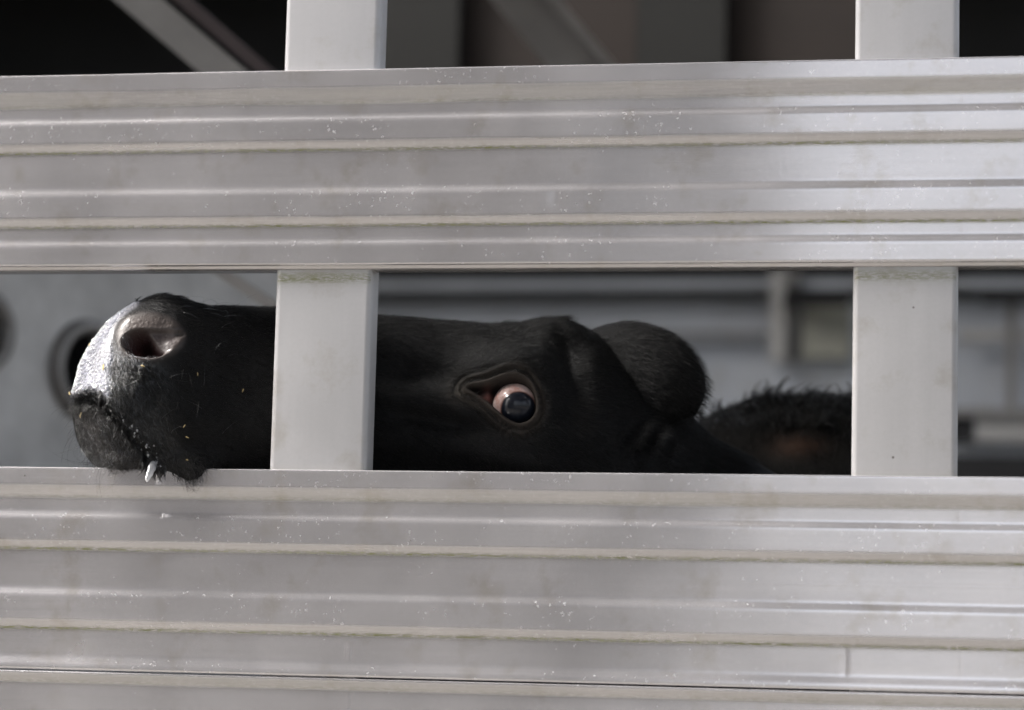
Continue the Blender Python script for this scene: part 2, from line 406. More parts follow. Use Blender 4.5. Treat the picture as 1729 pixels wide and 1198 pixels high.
# upper part: linings seen through the top gap
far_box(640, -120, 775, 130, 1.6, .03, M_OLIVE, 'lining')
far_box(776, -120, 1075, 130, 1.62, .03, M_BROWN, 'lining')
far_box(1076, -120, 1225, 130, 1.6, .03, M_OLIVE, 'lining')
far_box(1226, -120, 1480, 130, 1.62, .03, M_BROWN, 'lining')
def beam(p, q, Y0, Y1, w, mat, t=0.03, name='brace'):
    b = MB(); b.bar(at(*p, Y0), at(*q, Y1), w, t); return b.build(name, mat, TR)
beam((130, -90), (440, 175), .55, .62, .036, M_BEAM)
beam((206, -90), (482, 150), .58, .65, .014, M_PINKBEAM)
beam((800, -110), (1050, 200), 1.1, 1.2, .07, M_BEAM)
beam((845, -110), (1105, 200), 1.06, 1.16, .012, M_BEAM)
# solid inner gate at the left with round holes
ga = at(-260, 600, 0.55); gb = at(620, 600, 1.35)
gd = gb-ga; gd[2] = 0; gl = np.linalg.norm(gd); gd /= gl; gn = np.array([gd[1], -gd[0], 0])   # towards the viewer
def on_gate(px, py):
    d = C2W @ np.array([(px-PW/2)/F, -(py-PH/2)/F, -1.0]); t = np.dot(ga-CAM, gn)/np.dot(d, gn); return CAM+d*t
GT = 0.02
holes = [(on_gate(139, 626), 0.5*abs(on_gate(132, 562)[2]-on_gate(132, 694)[2])), (on_gate(-47, 558), 0.5*abs(on_gate(0, 505)[2]-on_gate(0, 612)[2]))]
def gate_mesh():
    su = np.linspace(-.5, gl, 361); zz = np.linspace(0.95, 2.30, 331)
    S, Z = np.meshgrid(su, zz, indexing='ij')
    P = ga[None, None]*np.array([1, 1, 0])+S[..., None]*gd; P[..., 2] = Z
    keep = np.ones(S.shape, bool)
    for c, r in holes:
        s0 = np.dot(c-ga, gd); d = np.hypot(S-s0, Z-c[2])
        # snap the near-rim grid points onto the rim
        f = np.where((d < r+.005) & (d > 1e-6), np.maximum(d, r)/np.maximum(d, 1e-6), 1.0)
        keep &= d > r-.004
        P[..., :] = np.where((d < r)[..., None], (c*np.array([1,1,1]))[None, None]+(P-c)*f[..., None], P)
    idx = np.arange(S.size).reshape(S.shape)
    q = np.stack([idx[:-1, :-1], idx[1:, :-1], idx[1:, 1:], idx[:-1, 1:]], -1)
    k = keep[:-1, :-1] & keep[1:, :-1] & keep[1:, 1:] & keep[:-1, 1:]
    o = mesh_obj('partition_gate', P.reshape(-1, 3), q[k], M_GATE, TR, False)
    md = o.modifiers.new('thick', 'SOLIDIFY'); md.thickness = GT; md.offset = 0
    return o
gate = gate_mesh()
for c, r in holes:
    b = MB(); b.ring(c+gn*.012, gn, r-.004, r+.016, .012); o = mesh_obj('hole_rim', b.V, b.F, M_BEAM, TR, True)
dk = MB(); p0 = ga+gd*(-.4)-gn*.07; p1 = ga+gd*(gl*.8)-gn*.07
dk.add([(p0[0],p0[1],1.0),(p1[0],p1[1],1.0),(p1[0],p1[1],2.28),(p0[0],p0[1],2.28)],[(0,1,2,3)]); o = dk.build('hole_dark_sheet', M_DARK, TR); md = o.modifiers.new('thick', 'SOLIDIFY'); md.thickness = .01  # black sheet added behind the gate so its holes look dark inside
beam((345, 440), (470, 522), .5, .5, .012, M_BEAM)

# ------------------------------------------------------------------ cattle
def sdf_poly(p, poly):
    """signed distance (negative inside) of points p (n,2) to polygon"""
    poly = np.asarray(poly, float); n = len(poly); d = np.full(len(p), 1e18); ins = np.zeros(len(p), bool)
    for i in range(n):
        a = poly[i]; b_ = poly[(i+1) % n]; e = b_-a; w = p-a
        t = np.clip((w@e)/(e@e), 0, 1); q = w-t[:, None]*e
        d = np.minimum(d, (q*q).sum(1))
        c1 = (a[1] <= p[:, 1]) & (b_[1] > p[:, 1]); c2 = (b_[1] <= p[:, 1]) & (a[1] > p[:, 1])
        cr = e[0]*w[:, 1]-e[1]*w[:, 0]
        ins ^= (c1 & (cr > 0)) | (c2 & (cr < 0))
    return np.sqrt(d)*np.where(ins, -1, 1)
def dist_line(p, line):
    line = np.asarray(line, float); d = np.full(len(p), 1e18); tt = np.zeros(len(p))
    for i in range(len(line)-1):
        a = line[i]; e = line[i+1]-a; w = p-a; t = np.clip((w@e)/(e@e), 0, 1); q = w-t[:, None]*e; dd = (q*q).sum(1)
        tt = np.where(dd < d, i+t, tt); d = np.minimum(d, dd)
    return np.sqrt(d), tt/(len(line)-1)
def smooth_closed(poly, it=3):
    p = np.asarray(poly, float)
    for _ in range(it):
        a = p*.75+np.roll(p, -1, 0)*.25; b_ = p*.25+np.roll(p, -1, 0)*.75
        p = np.stack([a, b_], 1).reshape(-1, 2)
    return p
def sst(a, b_, x): t = np.clip((x-a)/(b_-a), 0, 1); return t*t*(3-2*t)
def grid_normals(V):
    du_ = np.gradient(V, axis=0); dv = np.roll(V, -1, 1)-np.roll(V, 1, 1)
    n = np.cross(dv, du_); l = np.linalg.norm(n, axis=-1, keepdims=True); return n/np.maximum(l, 1e-12)

A = R(23)
AX = np.array([math.cos(A), math.sin(A), 0]); LT = np.array([math.sin(A), -math.cos(A), 0]); UP = np.array([0, 0, 1.0])
ON = at(128, 655, 0.0)*1.0; ON = ON+(-LT)*0.017-AX*0.002      # nose front on the head's own mid line
TOPP = np.array([(90,514),(150,500),(228,497),(262,501),(292,509),(325,515),(450,518),(620,531),(720,541),(820,547),(868,547),(900,540),(940,538),(965,549),(990,562),(1030,585),(1080,625),(1130,680),(1190,736),(1300,800),(1500,870),(2200,930),(3200,950)], float)
BOTP = np.array([(100,830),(150,803),(230,810),(300,812),(345,812),(385,806),(430,838),(600,880),(850,960),(960,1010),(1100,1250),(1300,1600),(1600,1900),(2200,2000),(3200,1980)], float)
HW = np.array([(0,.050),(.03,.060),(.07,.064),(.11,.061),(.15,.053),(.20,.050),(.26,.056),(.32,.070),(.37,.086),(.41,.096),(.45,.094),(.50,.085),(.56,.085),(.66,.13),(.9,.21),(1.3,.26),(1.6,.24)], float)
NT = 560
th = np.linspace(0, 1, NT, endpoint=False)
# angle: 0 = near side, +90 top. three quarters of the samples go to the near side
TH = np.where(th < .72, -math.pi*0.62+th/.72*math.pi*1.24, math.pi*0.62+(th-.72)/.28*math.pi*0.76)
us = np.concatenate([0.0008+0.058*np.linspace(0, 1, 62)**1.6, np.arange(.0595, .56, .00115), np.arange(.562, .70, .006), np.arange(.71, 1.55, .03)])
def section(u):
    mid = ON+AX*u
    px = proj(mid)[0]
    pt = np.interp(px, TOPP[:, 0], TOPP[:, 1]); pb = np.interp(px, BOTP[:, 0], BOTP[:, 1])
    # heights at the mid line depth
    zt = at(px, pt, mid[1])[2]; zb = at(px, pb, mid[1])[2]
    return zt, zb, np.interp(u, HW[:, 0], HW[:, 1])
U = len(us); V = np.zeros((U, NT, 3))
ZM0 = ON[2]
for i, u in enumerate(us):
    zt, zb, hw = section(u)
    cap = (1-max(0, 1-u/.058)**2.3)**(1/2.3)
    zc = ZM0*(1-min(1, u/.12))+min(1, u/.12)*(zt*.5+zb*.5)
    if u > .30: zc = zc
    c, s = np.cos(TH), np.sin(TH)
    n = 2.5+.6*float(1-sst(.05,.2,np.array(u)))
    e = 2/n
    cx_ = np.sign(c)*np.abs(c)**e; sz_ = np.sign(s)*np.abs(s)**e
    rz = np.where(s > 0, (zt-zc), (zc-zb))*cap
    w = sz_*rz
    # the bridge of the nose is narrower than the cheeks; the jaw narrows again below
    k = np.interp(u, [0, .10, .2, .35, .45, .6], [0.10, .22, .42, .38, .25, .1])
    up_ = np.clip(w/np.maximum(zt-zc, 1e-4), 0, 1); dn = np.clip(-w/np.maximum(zc-zb, 1e-4), 0, 1)
    wid = hw*cap*(1-k*up_**1.5)*(1-(0.12+.18*float(sst(.12,.25,np.array(u))))*dn**1.6)
    lat = cx_*wid
    fade = 1-float(sst(0.03, .17, np.array(u)))
    du_ = (0.25*np.clip(w, 0, 1)-0.05*np.clip(-w, 0, 1))*fade*1.0
    V[i] = ON+AX*(u+du_)[:, None]+LT*lat[:, None]
    V[i, :, 2] = zc+w
N0 = grid_normals(V)
# orientation check: the near side must face the viewer
if N0[U//3, np.argmin(abs(TH))] @ np.array([0, -1, 0]) < 0: N0 = -N0; FLIP = True
else: FLIP = False
pp = proj(V).reshape(-1, 2); Nn = N0.reshape(-1, 3); Vf = V.reshape(-1, 3).copy()
vis = (Nn*(CAM-Vf)).sum(1) > -0.15*np.linalg.norm(CAM-Vf, axis=1)
uu = np.repeat(us, NT); near = vis & (pp[:, 0] < 1250)
def g2(cx, cy, sx, sy, rot=0):
    a = R(rot); dx = pp[:, 0]-cx; dy = pp[:, 1]-cy
    X = dx*math.cos(a)+dy*math.sin(a); Y = -dx*math.sin(a)+dy*math.cos(a)
    return np.exp(-(X/sx)**2-(Y/sy)**2)*near
disp = np.zeros(len(Vf)); col = np.tile(np.array([0.009, 0.009, 0.0095]), (len(Vf), 1)); wet = np.zeros(len(Vf)); bare = np.zeros(len(Vf)); cob = np.zeros(len(Vf))
def paint(mask, c):
    global col
    mask = np.clip(mask, 0, 1)[:, None]; col = col*(1-mask)+np.array(c)*mask
# ---- broad forms
disp += -.008*g2(400, 620, 70, 60)+.004*g2(330, 720, 60, 50)
disp += -.015*g2(700, 625, 100, 36, 8)+.008*g2(650, 742, 150, 36, 3)+.013*g2(885, 622, 80, 30, 0)+.006*g2(875, 690, 62, 62)+.007*g2(690, 680, 120, 14, 7)-.006*g2(760, 716, 80, 16, 12)-.007*g2(960, 600, 30, 40)+.008*g2(330, 785, 55, 30)+.010*g2(335, 800, 48, 22)
disp += .008*g2(870, 775, 120, 22, 8)-.010*g2(960, 655, 35, 60)+.003*g2(1010, 720, 40, 60)
for k in range(5): disp += .005*np.sin((pp[:, 0]+pp[:, 1]*0.65)/6.0)*g2(1085, 742, 48, 34)*(k == 0)
# ---- nose pad
pad = smooth_closed([(80,560),(130,500),(200,505),(240,508),(214,528),(194,548),(187,572),(192,600),(187,625),(188,650),(186,678),(172,672),(158,658),(140,662),(128,676),(80,690)])
sd_pad = sdf_poly(pp, pad); mpad = sst(6, -5, sd_pad)*near
paint(mpad, (0.19, 0.195, 0.235)); paint(mpad*sst(545, 510, pp[:, 1])*.6, (0.05, 0.045, 0.045)); wet *= 1-.5*sst(550, 515, pp[:, 1]); bare = np.maximum(bare, sst(3, -2, sd_pad)*near); wet = np.maximum(wet, mpad); cob = np.maximum(cob, mpad)
disp += .0015*mpad
# ---- nostril
rim = smooth_closed([(192,575),(196,550),(214,533),(245,524),(280,530),(308,548),(318,570),(306,592),(280,608),(245,616),(212,608)])
sd_rim = sdf_poly(pp, rim); mrim = sst(5, -14, sd_rim)*near
bare = np.maximum(bare, sst(2, -3, sd_rim)*near); wet = wet*(1-mrim)+mrim*.45
paint(mrim, (0.062, 0.050, 0.046)); cob = cob*(1-mrim)+mrim*.16
disp += .0012*np.exp(-((sd_rim+8)/12)**2)*near
alar = smooth_closed([(204,583),(208,566),(224,556),(246,553),(270,555),(292,554),(306,565),(305,580),(288,594),(266,603),(243,605),(220,599)])
sd_al = sdf_poly(pp, alar); mal = (sst(1.5, -5, sd_al)*sst(300, 270, pp[:, 0])+sst(1.5, -20, sd_al)*sst(270, 300, pp[:, 0]))*near
deep = smooth_closed([(206,582),(211,566),(224,557),(240,554),(252,560),(261,573),(270,589),(279,597),(262,604),(243,605),(221,600)])
sd_dp = sdf_poly(pp, deep); mdp = sst(2.0, -9, sd_dp)*near
disp += -.0055*mal-.034*mdp+.0035*g2(287, 577, 13, 12)*(1-mdp)
paint(mal*.9, (0.062, 0.050, 0.050)); paint(mdp, (0.09, 0.024, 0.022)); paint(sst(588, 560, pp[:, 1])*mdp, (0.02, 0.012, 0.012))  # shade in the upper part of the deep hole is painted in
disp += -.0035*np.exp(-((pp[:, 0]-304)/7)**2-((pp[:, 1]-562)/5)**2)*near
# ---- mouth
mouth = [(80,690),(118,684),(132,670),(150,663),(168,668),(186,688),(205,715),(232,745),(258,775),(276,800)]
dm, tm = dist_line(pp, mouth)
disp += -.0065*np.exp(-(dm/5.0)**2)*near*sst(1.0, .55, tm)
lowlip = smooth_closed([(100,700),(128,694),(150,682),(168,690),(190,715),(222,745),(248,775),(262,800),(240,830),(160,830),(120,760)])
sd_ll = sdf_poly(pp, lowlip); mll = sst(4, -8, sd_ll)*near
disp += -.0035*mll
paint(mll*.9, (0.014, 0.0115, 0.011)); wet = np.maximum(wet, mll*.35); bare = np.maximum(bare, sst(0, -10, sd_ll)*near*.30); cob = np.maximum(cob, mll*.3)
upl = g2(215, 640, 45, 45, 0)+g2(245, 720, 30, 60, -25); wet = np.maximum(wet, np.clip(upl*1.4, 0, 1)*(bare < .3))
disp += .005*g2(225, 660, 40, 50)
# ---- eye
lid = smooth_closed([(786,652),(802,651),(824,652),(845,648),(867,646),(886,651),(899,663),(905,681),(904,699),(894,712),(878,717),(862,712),(848,702),(835,690),(821,676),(802,662)], 3)
lid[:, 0] = lid[:, 0]
sd_e = sdf_poly(pp, lid)
disp += .0032*np.exp(-((sd_e-4.5)/4.0)**2)*near+.0022*np.exp(-((sd_e-17)/4.5)**2)*near*(1-g2(770, 640, 25, 25))-.0018*np.exp(-((sd_e-11)/2.8)**2)*near-.002*np.exp(-((sd_e-24)/4)**2)*near
disp += .0011*np.sin((sd_e-3)*1.25+.02*pp[:, 0])*sst(5, 9, sd_e)*sst(34, 18, sd_e)*near*(1+.5*g2(850, 735, 60, 25))
disp += -(.008+.012*sst(822, 842, pp[:, 0]))*sst(1.0, -5, sd_e)*near
paint(g2(824, 664, 9, 8), (0.22, 0.08, 0.06))
paint(np.exp(-((sd_e-4)/7)**2)*near*.9, (0.045, 0.037, 0.032)); paint(np.exp(-((sd_e-15)/10)**2)*near*.5, (0.055, 0.047, 0.040))
paint(g2(775, 655, 20, 26)*.6, (0.055, 0.047, 0.038)); paint(sst(1, -3, sd_e)*near, (0.010, 0.007, 0.007)); paint(g2(822, 666, 8, 8), (0.20, 0.07, 0.055))  # socket wall painted near black: shade of the gap between lid and eyeball
bare = np.maximum(bare, sst(6, 1.5, sd_e)*near)
wet = np.maximum(wet*(1-sst(4, 0, sd_e)*near), g2(822, 666, 8, 8)*.8)
# fine unevenness of skin and muscle
for k in range(10):
    a, b_, c_ = rng.normal(size=3)*70
    disp += .00018*np.sin(Vf@np.array([a, b_, c_])+rng.uniform(0, 6))
Vf = Vf+Nn*disp[:, None]+g2(350, 788, 48, 26)[:, None]*np.array([0, -.019, .003])+g2(215, 795, 70, 26)[:, None]*np.array([0, -.013, .001])
idx = np.arange(U*NT).reshape(U, NT); nx = np.roll(idx, -1, 1)
Fq = np.stack([idx[:-1], nx[:-1], nx[1:], idx[1:]], -1).reshape(-1, 4)
if not FLIP: Fq = Fq[:, ::-1]
HV = Vf.copy(); HN = grid_normals(Vf.reshape(U, NT, 3)).reshape(-1, 3)*(-1 if FLIP else 1)

def cow_skin(name):
    m, N, L, P = mat_new(name)
    tc = N.new('ShaderNodeTexCoord'); pos = tc.outputs['Object']
    a = N.new('ShaderNodeAttribute'); a.attribute_name = 'tint'
    w = N.new('ShaderNodeAttribute'); w.attribute_name = 'wet'
    cb = N.new('ShaderNodeAttribute'); cb.attribute_name = 'cobble'
    vo = N.new('ShaderNodeTexVoronoi'); vo.inputs['Scale'].default_value = 330; L.new(pos, vo.inputs['Vector'])
    sm = N.new('ShaderNodeTexVoronoi'); sm.inputs['Scale'].default_value = 700; L.new(pos, sm.inputs['Vector'])
    h = math_(N, L, 'ADD', ramp(N, L, vo.outputs['Distance'], [(0.0, 1.0), (0.62, 0.0)]), math_(N, L, 'MULTIPLY', sm.outputs['Distance'], -0.35))
    h = math_(N, L, 'MULTIPLY', h, cb.outputs['Fac'])
    nz = noise(N, L, pos, 160, 5, 0.65)
    h2 = math_(N, L, 'ADD', h, math_(N, L, 'MULTIPLY', nz, 0.25))
    b1 = N.new('ShaderNodeBump'); b1.inputs['Strength'].default_value = 0.9; b1.inputs['Distance'].default_value = 0.0022
    L.new(h2, b1.inputs['Height']); L.new(b1.outputs[0], P.inputs['Normal'])
    nc = ramp(N, L, noise(N, L, pos, 45, 5, 0.6), [(0.3, 0.65), (0.7, 1.25)])
    mx = N.new('ShaderNodeMix'); mx.data_type = 'RGBA'; mx.blend_type = 'MULTIPLY'; mx.inputs[0].default_value = 1
    L.new(a.outputs['Color'], mx.inputs[6]); L.new(nc, mx.inputs[7]); L.new(mx.outputs[2], P.inputs['Base Color'])
    rr = math_(N, L, 'ADD', math_(N, L, 'MULTIPLY', w.outputs['Fac'], -0.36), 0.62)
    L.new(math_(N, L, 'ADD', rr, math_(N, L, 'MULTIPLY', nz, 0.12)), P.inputs['Roughness'])
    L.new(math_(N, L, 'MULTIPLY', w.outputs['Fac'], 0.8), P.inputs['Coat Weight']); P.inputs['Coat Roughness'].default_value = 0.12
    L.new(math_(N, L, 'ADD', math_(N, L, 'MULTIPLY', w.outputs['Fac'], 0.4), 0.10), P.inputs['Specular IOR Level'])
    return m
M_SKIN = cow_skin('cow_skin')
def hair_mat(name, melanin, rough, rad, coat=0.0, red=0.3):
    m = bpy.data.materials.new(name); m.use_nodes = True; N = m.node_tree.nodes; L = m.node_tree.links
    for n in list(N):
        if n.type == 'BSDF_PRINCIPLED': N.remove(n)
    h = N.new('ShaderNodeBsdfHairPrincipled'); h.parametrization = 'ABSORPTION'
    h.inputs['Roughness'].default_value = rough; h.inputs['Radial Roughness'].default_value = rad
    h.inputs['Coat'].default_value = coat
    if name == 'black_fur': h.inputs['IOR'].default_value = 1.38
    h.inputs['Absorption Coefficient'].default_value = (90, 90, 84) if melanin > .9 else (.2, .19, .17)
    for k in ('Random Roughness',):
        if k in h.inputs: h.inputs[k].default_value = 0.3
    L.new(h.outputs[0], N['Material Output'].inputs['Surface']); return m
M_FUR = hair_mat('black_fur', 0.985, 0.30, 0.40)
M_WETFUR = hair_mat('wet_black_fur', 0.97, 0.11, 0.25, 0.5, 0.0)
M_GLINT = hair_mat('saliva_glint_fur', 0.16, 0.15, 0.3, 0.5, 0.0)  # pale saliva-coated hair; the glints of the wet lip are put into its colour
M_WHISK = hair_mat('pale_whisker', 0.2, 0.3, 0.4)

def curves_obj(name, pts, rad, mat, parent):
    """pts (n,k,3), rad (n,k)"""
    n, k, _ = pts.shape
    hc = bpy.data.hair_curves.new(name); hc.add_curves([k]*n)
    P = (pts-parent_loc(parent)).astype(np.float32)
    hc.attributes['position'].data.foreach_set('vector', P.ravel())
    ra = hc.attributes.get('radius') or hc.attributes.new('radius', 'FLOAT', 'POINT')
    ra.data.foreach_set('value', rad.astype(np.float32).ravel())
    hc.materials.append(mat)
    o = bpy.data.objects.new(name, hc); C.objects.link(o); o.parent = parent; return o

def grow(P, Nv, dirv, length, lift, curl=0.2, k=5, r0=.00011, jit=.25, droop=0.0, seed=1):
    rs = np.random.default_rng(seed); n = len(P)
    d = dirv-(dirv*Nv).sum(1, keepdims=True)*Nv; d /= np.maximum(np.linalg.norm(d, axis=1, keepdims=True), 1e-9)
    side = np.cross(Nv, d)
    a = rs.normal(size=(n, 1))*jit; d = d*np.cos(a)+side*np.sin(a)
    li = lift*(1+rs.normal(size=(n, 1))*.25)
    ln = length*np.clip(1+rs.normal(size=(n, 1))*.25, .35, 1.8)
    pts = np.zeros((n, k, 3)); pts[:, 0] = P-Nv*.0006; dirc = d*np.cos(li)+Nv*np.sin(li)
    cur = pts[:, 0]; bend = rs.normal(size=(n, 1))*curl
    for j in range(1, k):
        cur = cur+dirc*ln/(k-1); pts[:, j] = cur
        dirc = dirc+side*bend*.35-Nv*np.sin(li)*.22+np.array([0, 0, -1.0])*droop
        dirc /= np.linalg.norm(dirc, axis=1, keepdims=True)
    rad = r0*np.linspace(1, .12, k)[None]*np.clip(1+rs.normal(size=(n, 1))*.2, .5, 1.6)
    return pts, rad
def sample(n, V3, N3, quads, weight, seed=0):
    rs = np.random.default_rng(seed)
    a, b_, c, d = (V3[quads[:, i]] for i in range(4))
    ar = np.linalg.norm(np.cross(c-a, d-b_), axis=1)*.5*weight[quads].mean(1)
    cs = np.cumsum(ar); pick = np.searchsorted(cs, rs.uniform(0, cs[-1], n)); pick = np.clip(pick, 0, len(quads)-1)
    s, t = rs.uniform(size=(n, 1)), rs.uniform(size=(n, 1)); q = quads[pick]
    wts = [(1-s)*(1-t), s*(1-t), s*t, (1-s)*t]
    P = sum(V3[q[:, i]]*wts[i] for i in range(4)); Nv = sum(N3[q[:, i]]*wts[i] for i in range(4)); Nv /= np.maximum(np.linalg.norm(Nv, axis=1, keepdims=True), 1e-9)
    return P, Nv, q[:, 0]

COW = empty('cow', (0.3, 0.35, 0.94))
tag(COW, 'black cow pushing its wet muzzle out through the gap, one eye rolled wide open', 'cow')

# ear of the first cow, a thick leaf seen from behind its edge, laid back; legs (inside the trailer)
def loft(path, rads, n=28, twist=None):
    path = np.array(path, float); rads = np.array(rads, float); m = len(path)
    t = np.gradient(path, axis=0); t /= np.linalg.norm(t, axis=1, keepdims=True)
    V_ = np.zeros((m, n, 3)); a = np.linspace(0, 2*np.pi, n, endpoint=False)
    ref = np.array([0, 1, 0.]) if twist is None else np.array(twist, float)
    for i in range(m):
        u_ = ref-t[i]*np.dot(ref, t[i]); u_ /= np.linalg.norm(u_); v_ = np.cross(t[i], u_)
        V_[i] = path[i]+np.outer(np.cos(a)*rads[i, 0], u_)+np.outer(np.sin(a)*rads[i, 1], v_)
    idx = np.arange(m*n).reshape(m, n); nx = np.roll(idx, -1, 1)
    Fl = np.stack([idx[:-1], idx[1:], nx[1:], nx[:-1]], -1).reshape(-1, 4)
    nr = V_-path[:, None]; nr = nr/np.maximum(np.linalg.norm(nr, axis=-1, keepdims=True), 1e-9)
    return V_.reshape(-1, 3), Fl, nr.reshape(-1, 3)
def interp_path(keys, m):
    keys = np.array(keys, float); s = np.linspace(0, len(keys)-1, m); i = np.clip(s.astype(int), 0, len(keys)-2); f = s-i
    p0 = keys[np.clip(i-1, 0, None)]; p1 = keys[i]; p2 = keys[i+1]; p3 = keys[np.clip(i+2, None, len(keys)-1)]; f = f[:, None]
    return .5*(2*p1+(p2-p0)*f+(2*p0-5*p1+4*p2-p3)*f*f+(3*p1-p0-3*p2+p3)*f**3)
EY = 0.165
ekeys = []
for (px, py, r_lat, r_v) in [(955,655,.012,.030),(980,642,.022,.040),(1010,634,.027,.0435),(1035,630,.028,.046),(1062,629,.027,.047),(1090,637,.025,.0465),(1116,649,.022,.043),(1138,664,.018,.036),(1154,679,.013,.027),(1166,692,.008,.016),(1173,700,.001,.002)]:
    p = at(px, py, float(np.interp(px, [955, 1000, 1060, 1120, 1180], [.25, .212, .186, .176, .174]))); ekeys.append([*p, r_lat, r_v])
ek = interp_path(ekeys, 60); ek[:, 3:] = np.maximum(ek[:, 3:], .0008)
eV, eF, eN = loft(ek[:, :3], ek[:, 3:], 72, twist=(0, 1, 0))
leg_shells = []
for (x, y) in ((0.62, .25), (0.62, .62), (1.45, .28), (1.45, .62)):
    lk = interp_path([[x, y, 1.62, .09, .09], [x+.02, y, 1.36, .06, .065], [x, y, 1.22, .038, .042], [x-.01, y, 1.05, .028, .03], [x-.015, y, .97, .036, .04], [x-.02, y, .94, .04, .045]], 24)
    leg_shells.append(loft(lk[:, :3], lk[:, 3:], 20))
allV = [HV]; allF = [Fq]; base = len(HV)
extra = {'tint': [col], 'wet': [wet], 'cobble': [cob]}
for (v, f, nn) in [(eV, eF, eN)]+leg_shells:
    allV.append(v); allF.append(f+base); base += len(v)
    extra['tint'].append(np.tile([0.009, 0.009, 0.0095], (len(v), 1))); extra['wet'].append(np.zeros(len(v))); extra['cobble'].append(np.zeros(len(v)))
body = mesh_obj('body', np.concatenate(allV), np.concatenate(allF), M_SKIN, COW, True, {k: np.concatenate(v) for k, v in extra.items()})

# eyeball
def eye_mat():
    m, N, L, P = mat_new('eyeball')
    tc = N.new('ShaderNodeTexCoord'); pos = tc.outputs['Object']
    a = N.new('ShaderNodeAttribute'); a.attribute_name = 'iris'
    vein = ramp(N, L, noise(N, L, pos, 130, 6, 0.7), [(0.45, 0.0), (0.62, 0.8)])
    sc = mixc(N, L, vein, (0.50, 0.39, 0.36), (0.36, 0.18, 0.15))
    br = mixc(N, L, ramp(N, L, a.outputs['Fac'], [(0.0, 0.0), (0.35, 1.0)]), sc, (0.13, 0.055, 0.04))
    c = mixc(N, L, ramp(N, L, a.outputs['Fac'], [(0.36, 0.0), (0.50, 1.0)]), br, (0.006, 0.008, 0.014))
    L.new(c, P.inputs['Base Color']); P.inputs['Roughness'].default_value = 0.35
    P.inputs['Coat Weight'].default_value = 0.45; P.inputs['Coat Roughness'].default_value = 0.02; P.inputs['Specular IOR Level'].default_value = 0.15
    return m
# the surface point of the head under the pupil gives the eyeball's place
sel = near & (np.hypot(pp[:, 0]-868, pp[:, 1]-684) < 6)
e0 = (V.reshape(-1, 3)[sel]+Nn[sel]*(.010)).mean(0)
er = 0.0205
ec = e0+np.array([0.08, 1.0, 0.0])*(er+0.001)
ec = at(871, 686, ec[1])
nu, nv = 90, 140
ph = np.linspace(0, np.pi, nu); ta = np.linspace(0, 2*np.pi, nv, endpoint=False)
EVv = np.stack([np.outer(np.sin(ph), np.cos(ta)), np.outer(np.sin(ph), np.sin(ta)), np.outer(np.cos(ph), np.ones(nv))], -1).reshape(-1, 3)
tocam = (CAM-ec)/np.linalg.norm(CAM-ec)
pupil = at(877, 692, ec[1]-er*.93)-ec; pupil /= np.linalg.norm(pupil)
ang = np.arccos(np.clip(EVv@pupil, -1, 1)); ro = 0.0176/er
iris = np.clip(1-(ang-ro*0.72)/(ro*0.75), 0, 1)
iris = 1/(1+np.exp((ang-ro*.92)/.055))
bul = np.clip(1-(ang/(ro*1.05))**2, 0, 1)*.0022
EV_ = ec+EVv*(er+bul)[:, None]
ie = np.arange(nu*nv).reshape(nu, nv); ne = np.roll(ie, -1, 1)
mesh_obj('eyeball', EV_, np.stack([ie[:-1], ie[1:], ne[1:], ne[:-1]], -1).reshape(-1, 4), eye_mat(), COW, True, {'iris': iris})

# ---- fur
furw = np.clip(1-bare*1.25, 0, 1)*(vis | (Nn[:, 2] > .2))*(pp[:, 0] < 1260)*(pp[:, 1] < 850)
quads = Fq
def flow(P, ids):
    d = np.tile(AX, (len(P), 1)).astype(float)
    q = proj(P)
    # hair runs away from the nose, dropping along the jaw, whorled round the eye
    d[:, 2] += -0.25-0.35*sst(620, 780, q[:, 1])
    me = np.exp(-((q[:, 0]-860)/90)**2-((q[:, 1]-680)/70)**2)
    d[:, 2] += me*np.where(q[:, 1] < 680, .6, -.4)
    mz = sst(330, 200, q[:, 0])
    d = d*(1-mz[:, None])+mz[:, None]*np.array([.35, .1, -1.0])
    d[:, 2] += 0.5*np.sin(q[:, 0]/37+q[:, 1]/61)*.25
    return d
P, Nv, ids = sample(70000, HV, HN, quads, furw, 11)
q = proj(P)
ln = np.interp(q[:, 0], [120, 300, 450, 850, 950, 1200], [.006, .008, .010, .009, .013, .016])[:, None]
ln = ln*np.where(bare[ids] > .2, .5, 1)[:, None]
pts, rad = grow(P, Nv, flow(P, ids), ln*.95, .25, .25, 5, .00013, .28, 0.02, 12)
curves_obj('fur', pts, rad, M_FUR, COW)
# ear fur
ew = np.ones(len(eV)); P, Nv, ids = sample(14000, eV, eN, eF, ew, 13)
pts, rad = grow(P, Nv, np.tile([.8, .1, -.45], (len(P), 1)), .010, .24, .35, 5, .00013, .35, .02, 14); curves_obj('fur', pts, rad, M_FUR, COW)
# poll tuft and mane behind it
pw = ((pp[:, 0] > 780) & (pp[:, 0] < 1000) & (Nn[:, 2] > .45)).astype(float)
P, Nv, ids = sample(3500, HV, HN, quads, pw, 15); pts, rad = grow(P, Nv, np.tile([1, .1, .1], (len(P), 1)), .010, .4, .7, 6, .00012, .5, .0, 16); curves_obj('fur', pts, rad, M_FUR, COW)
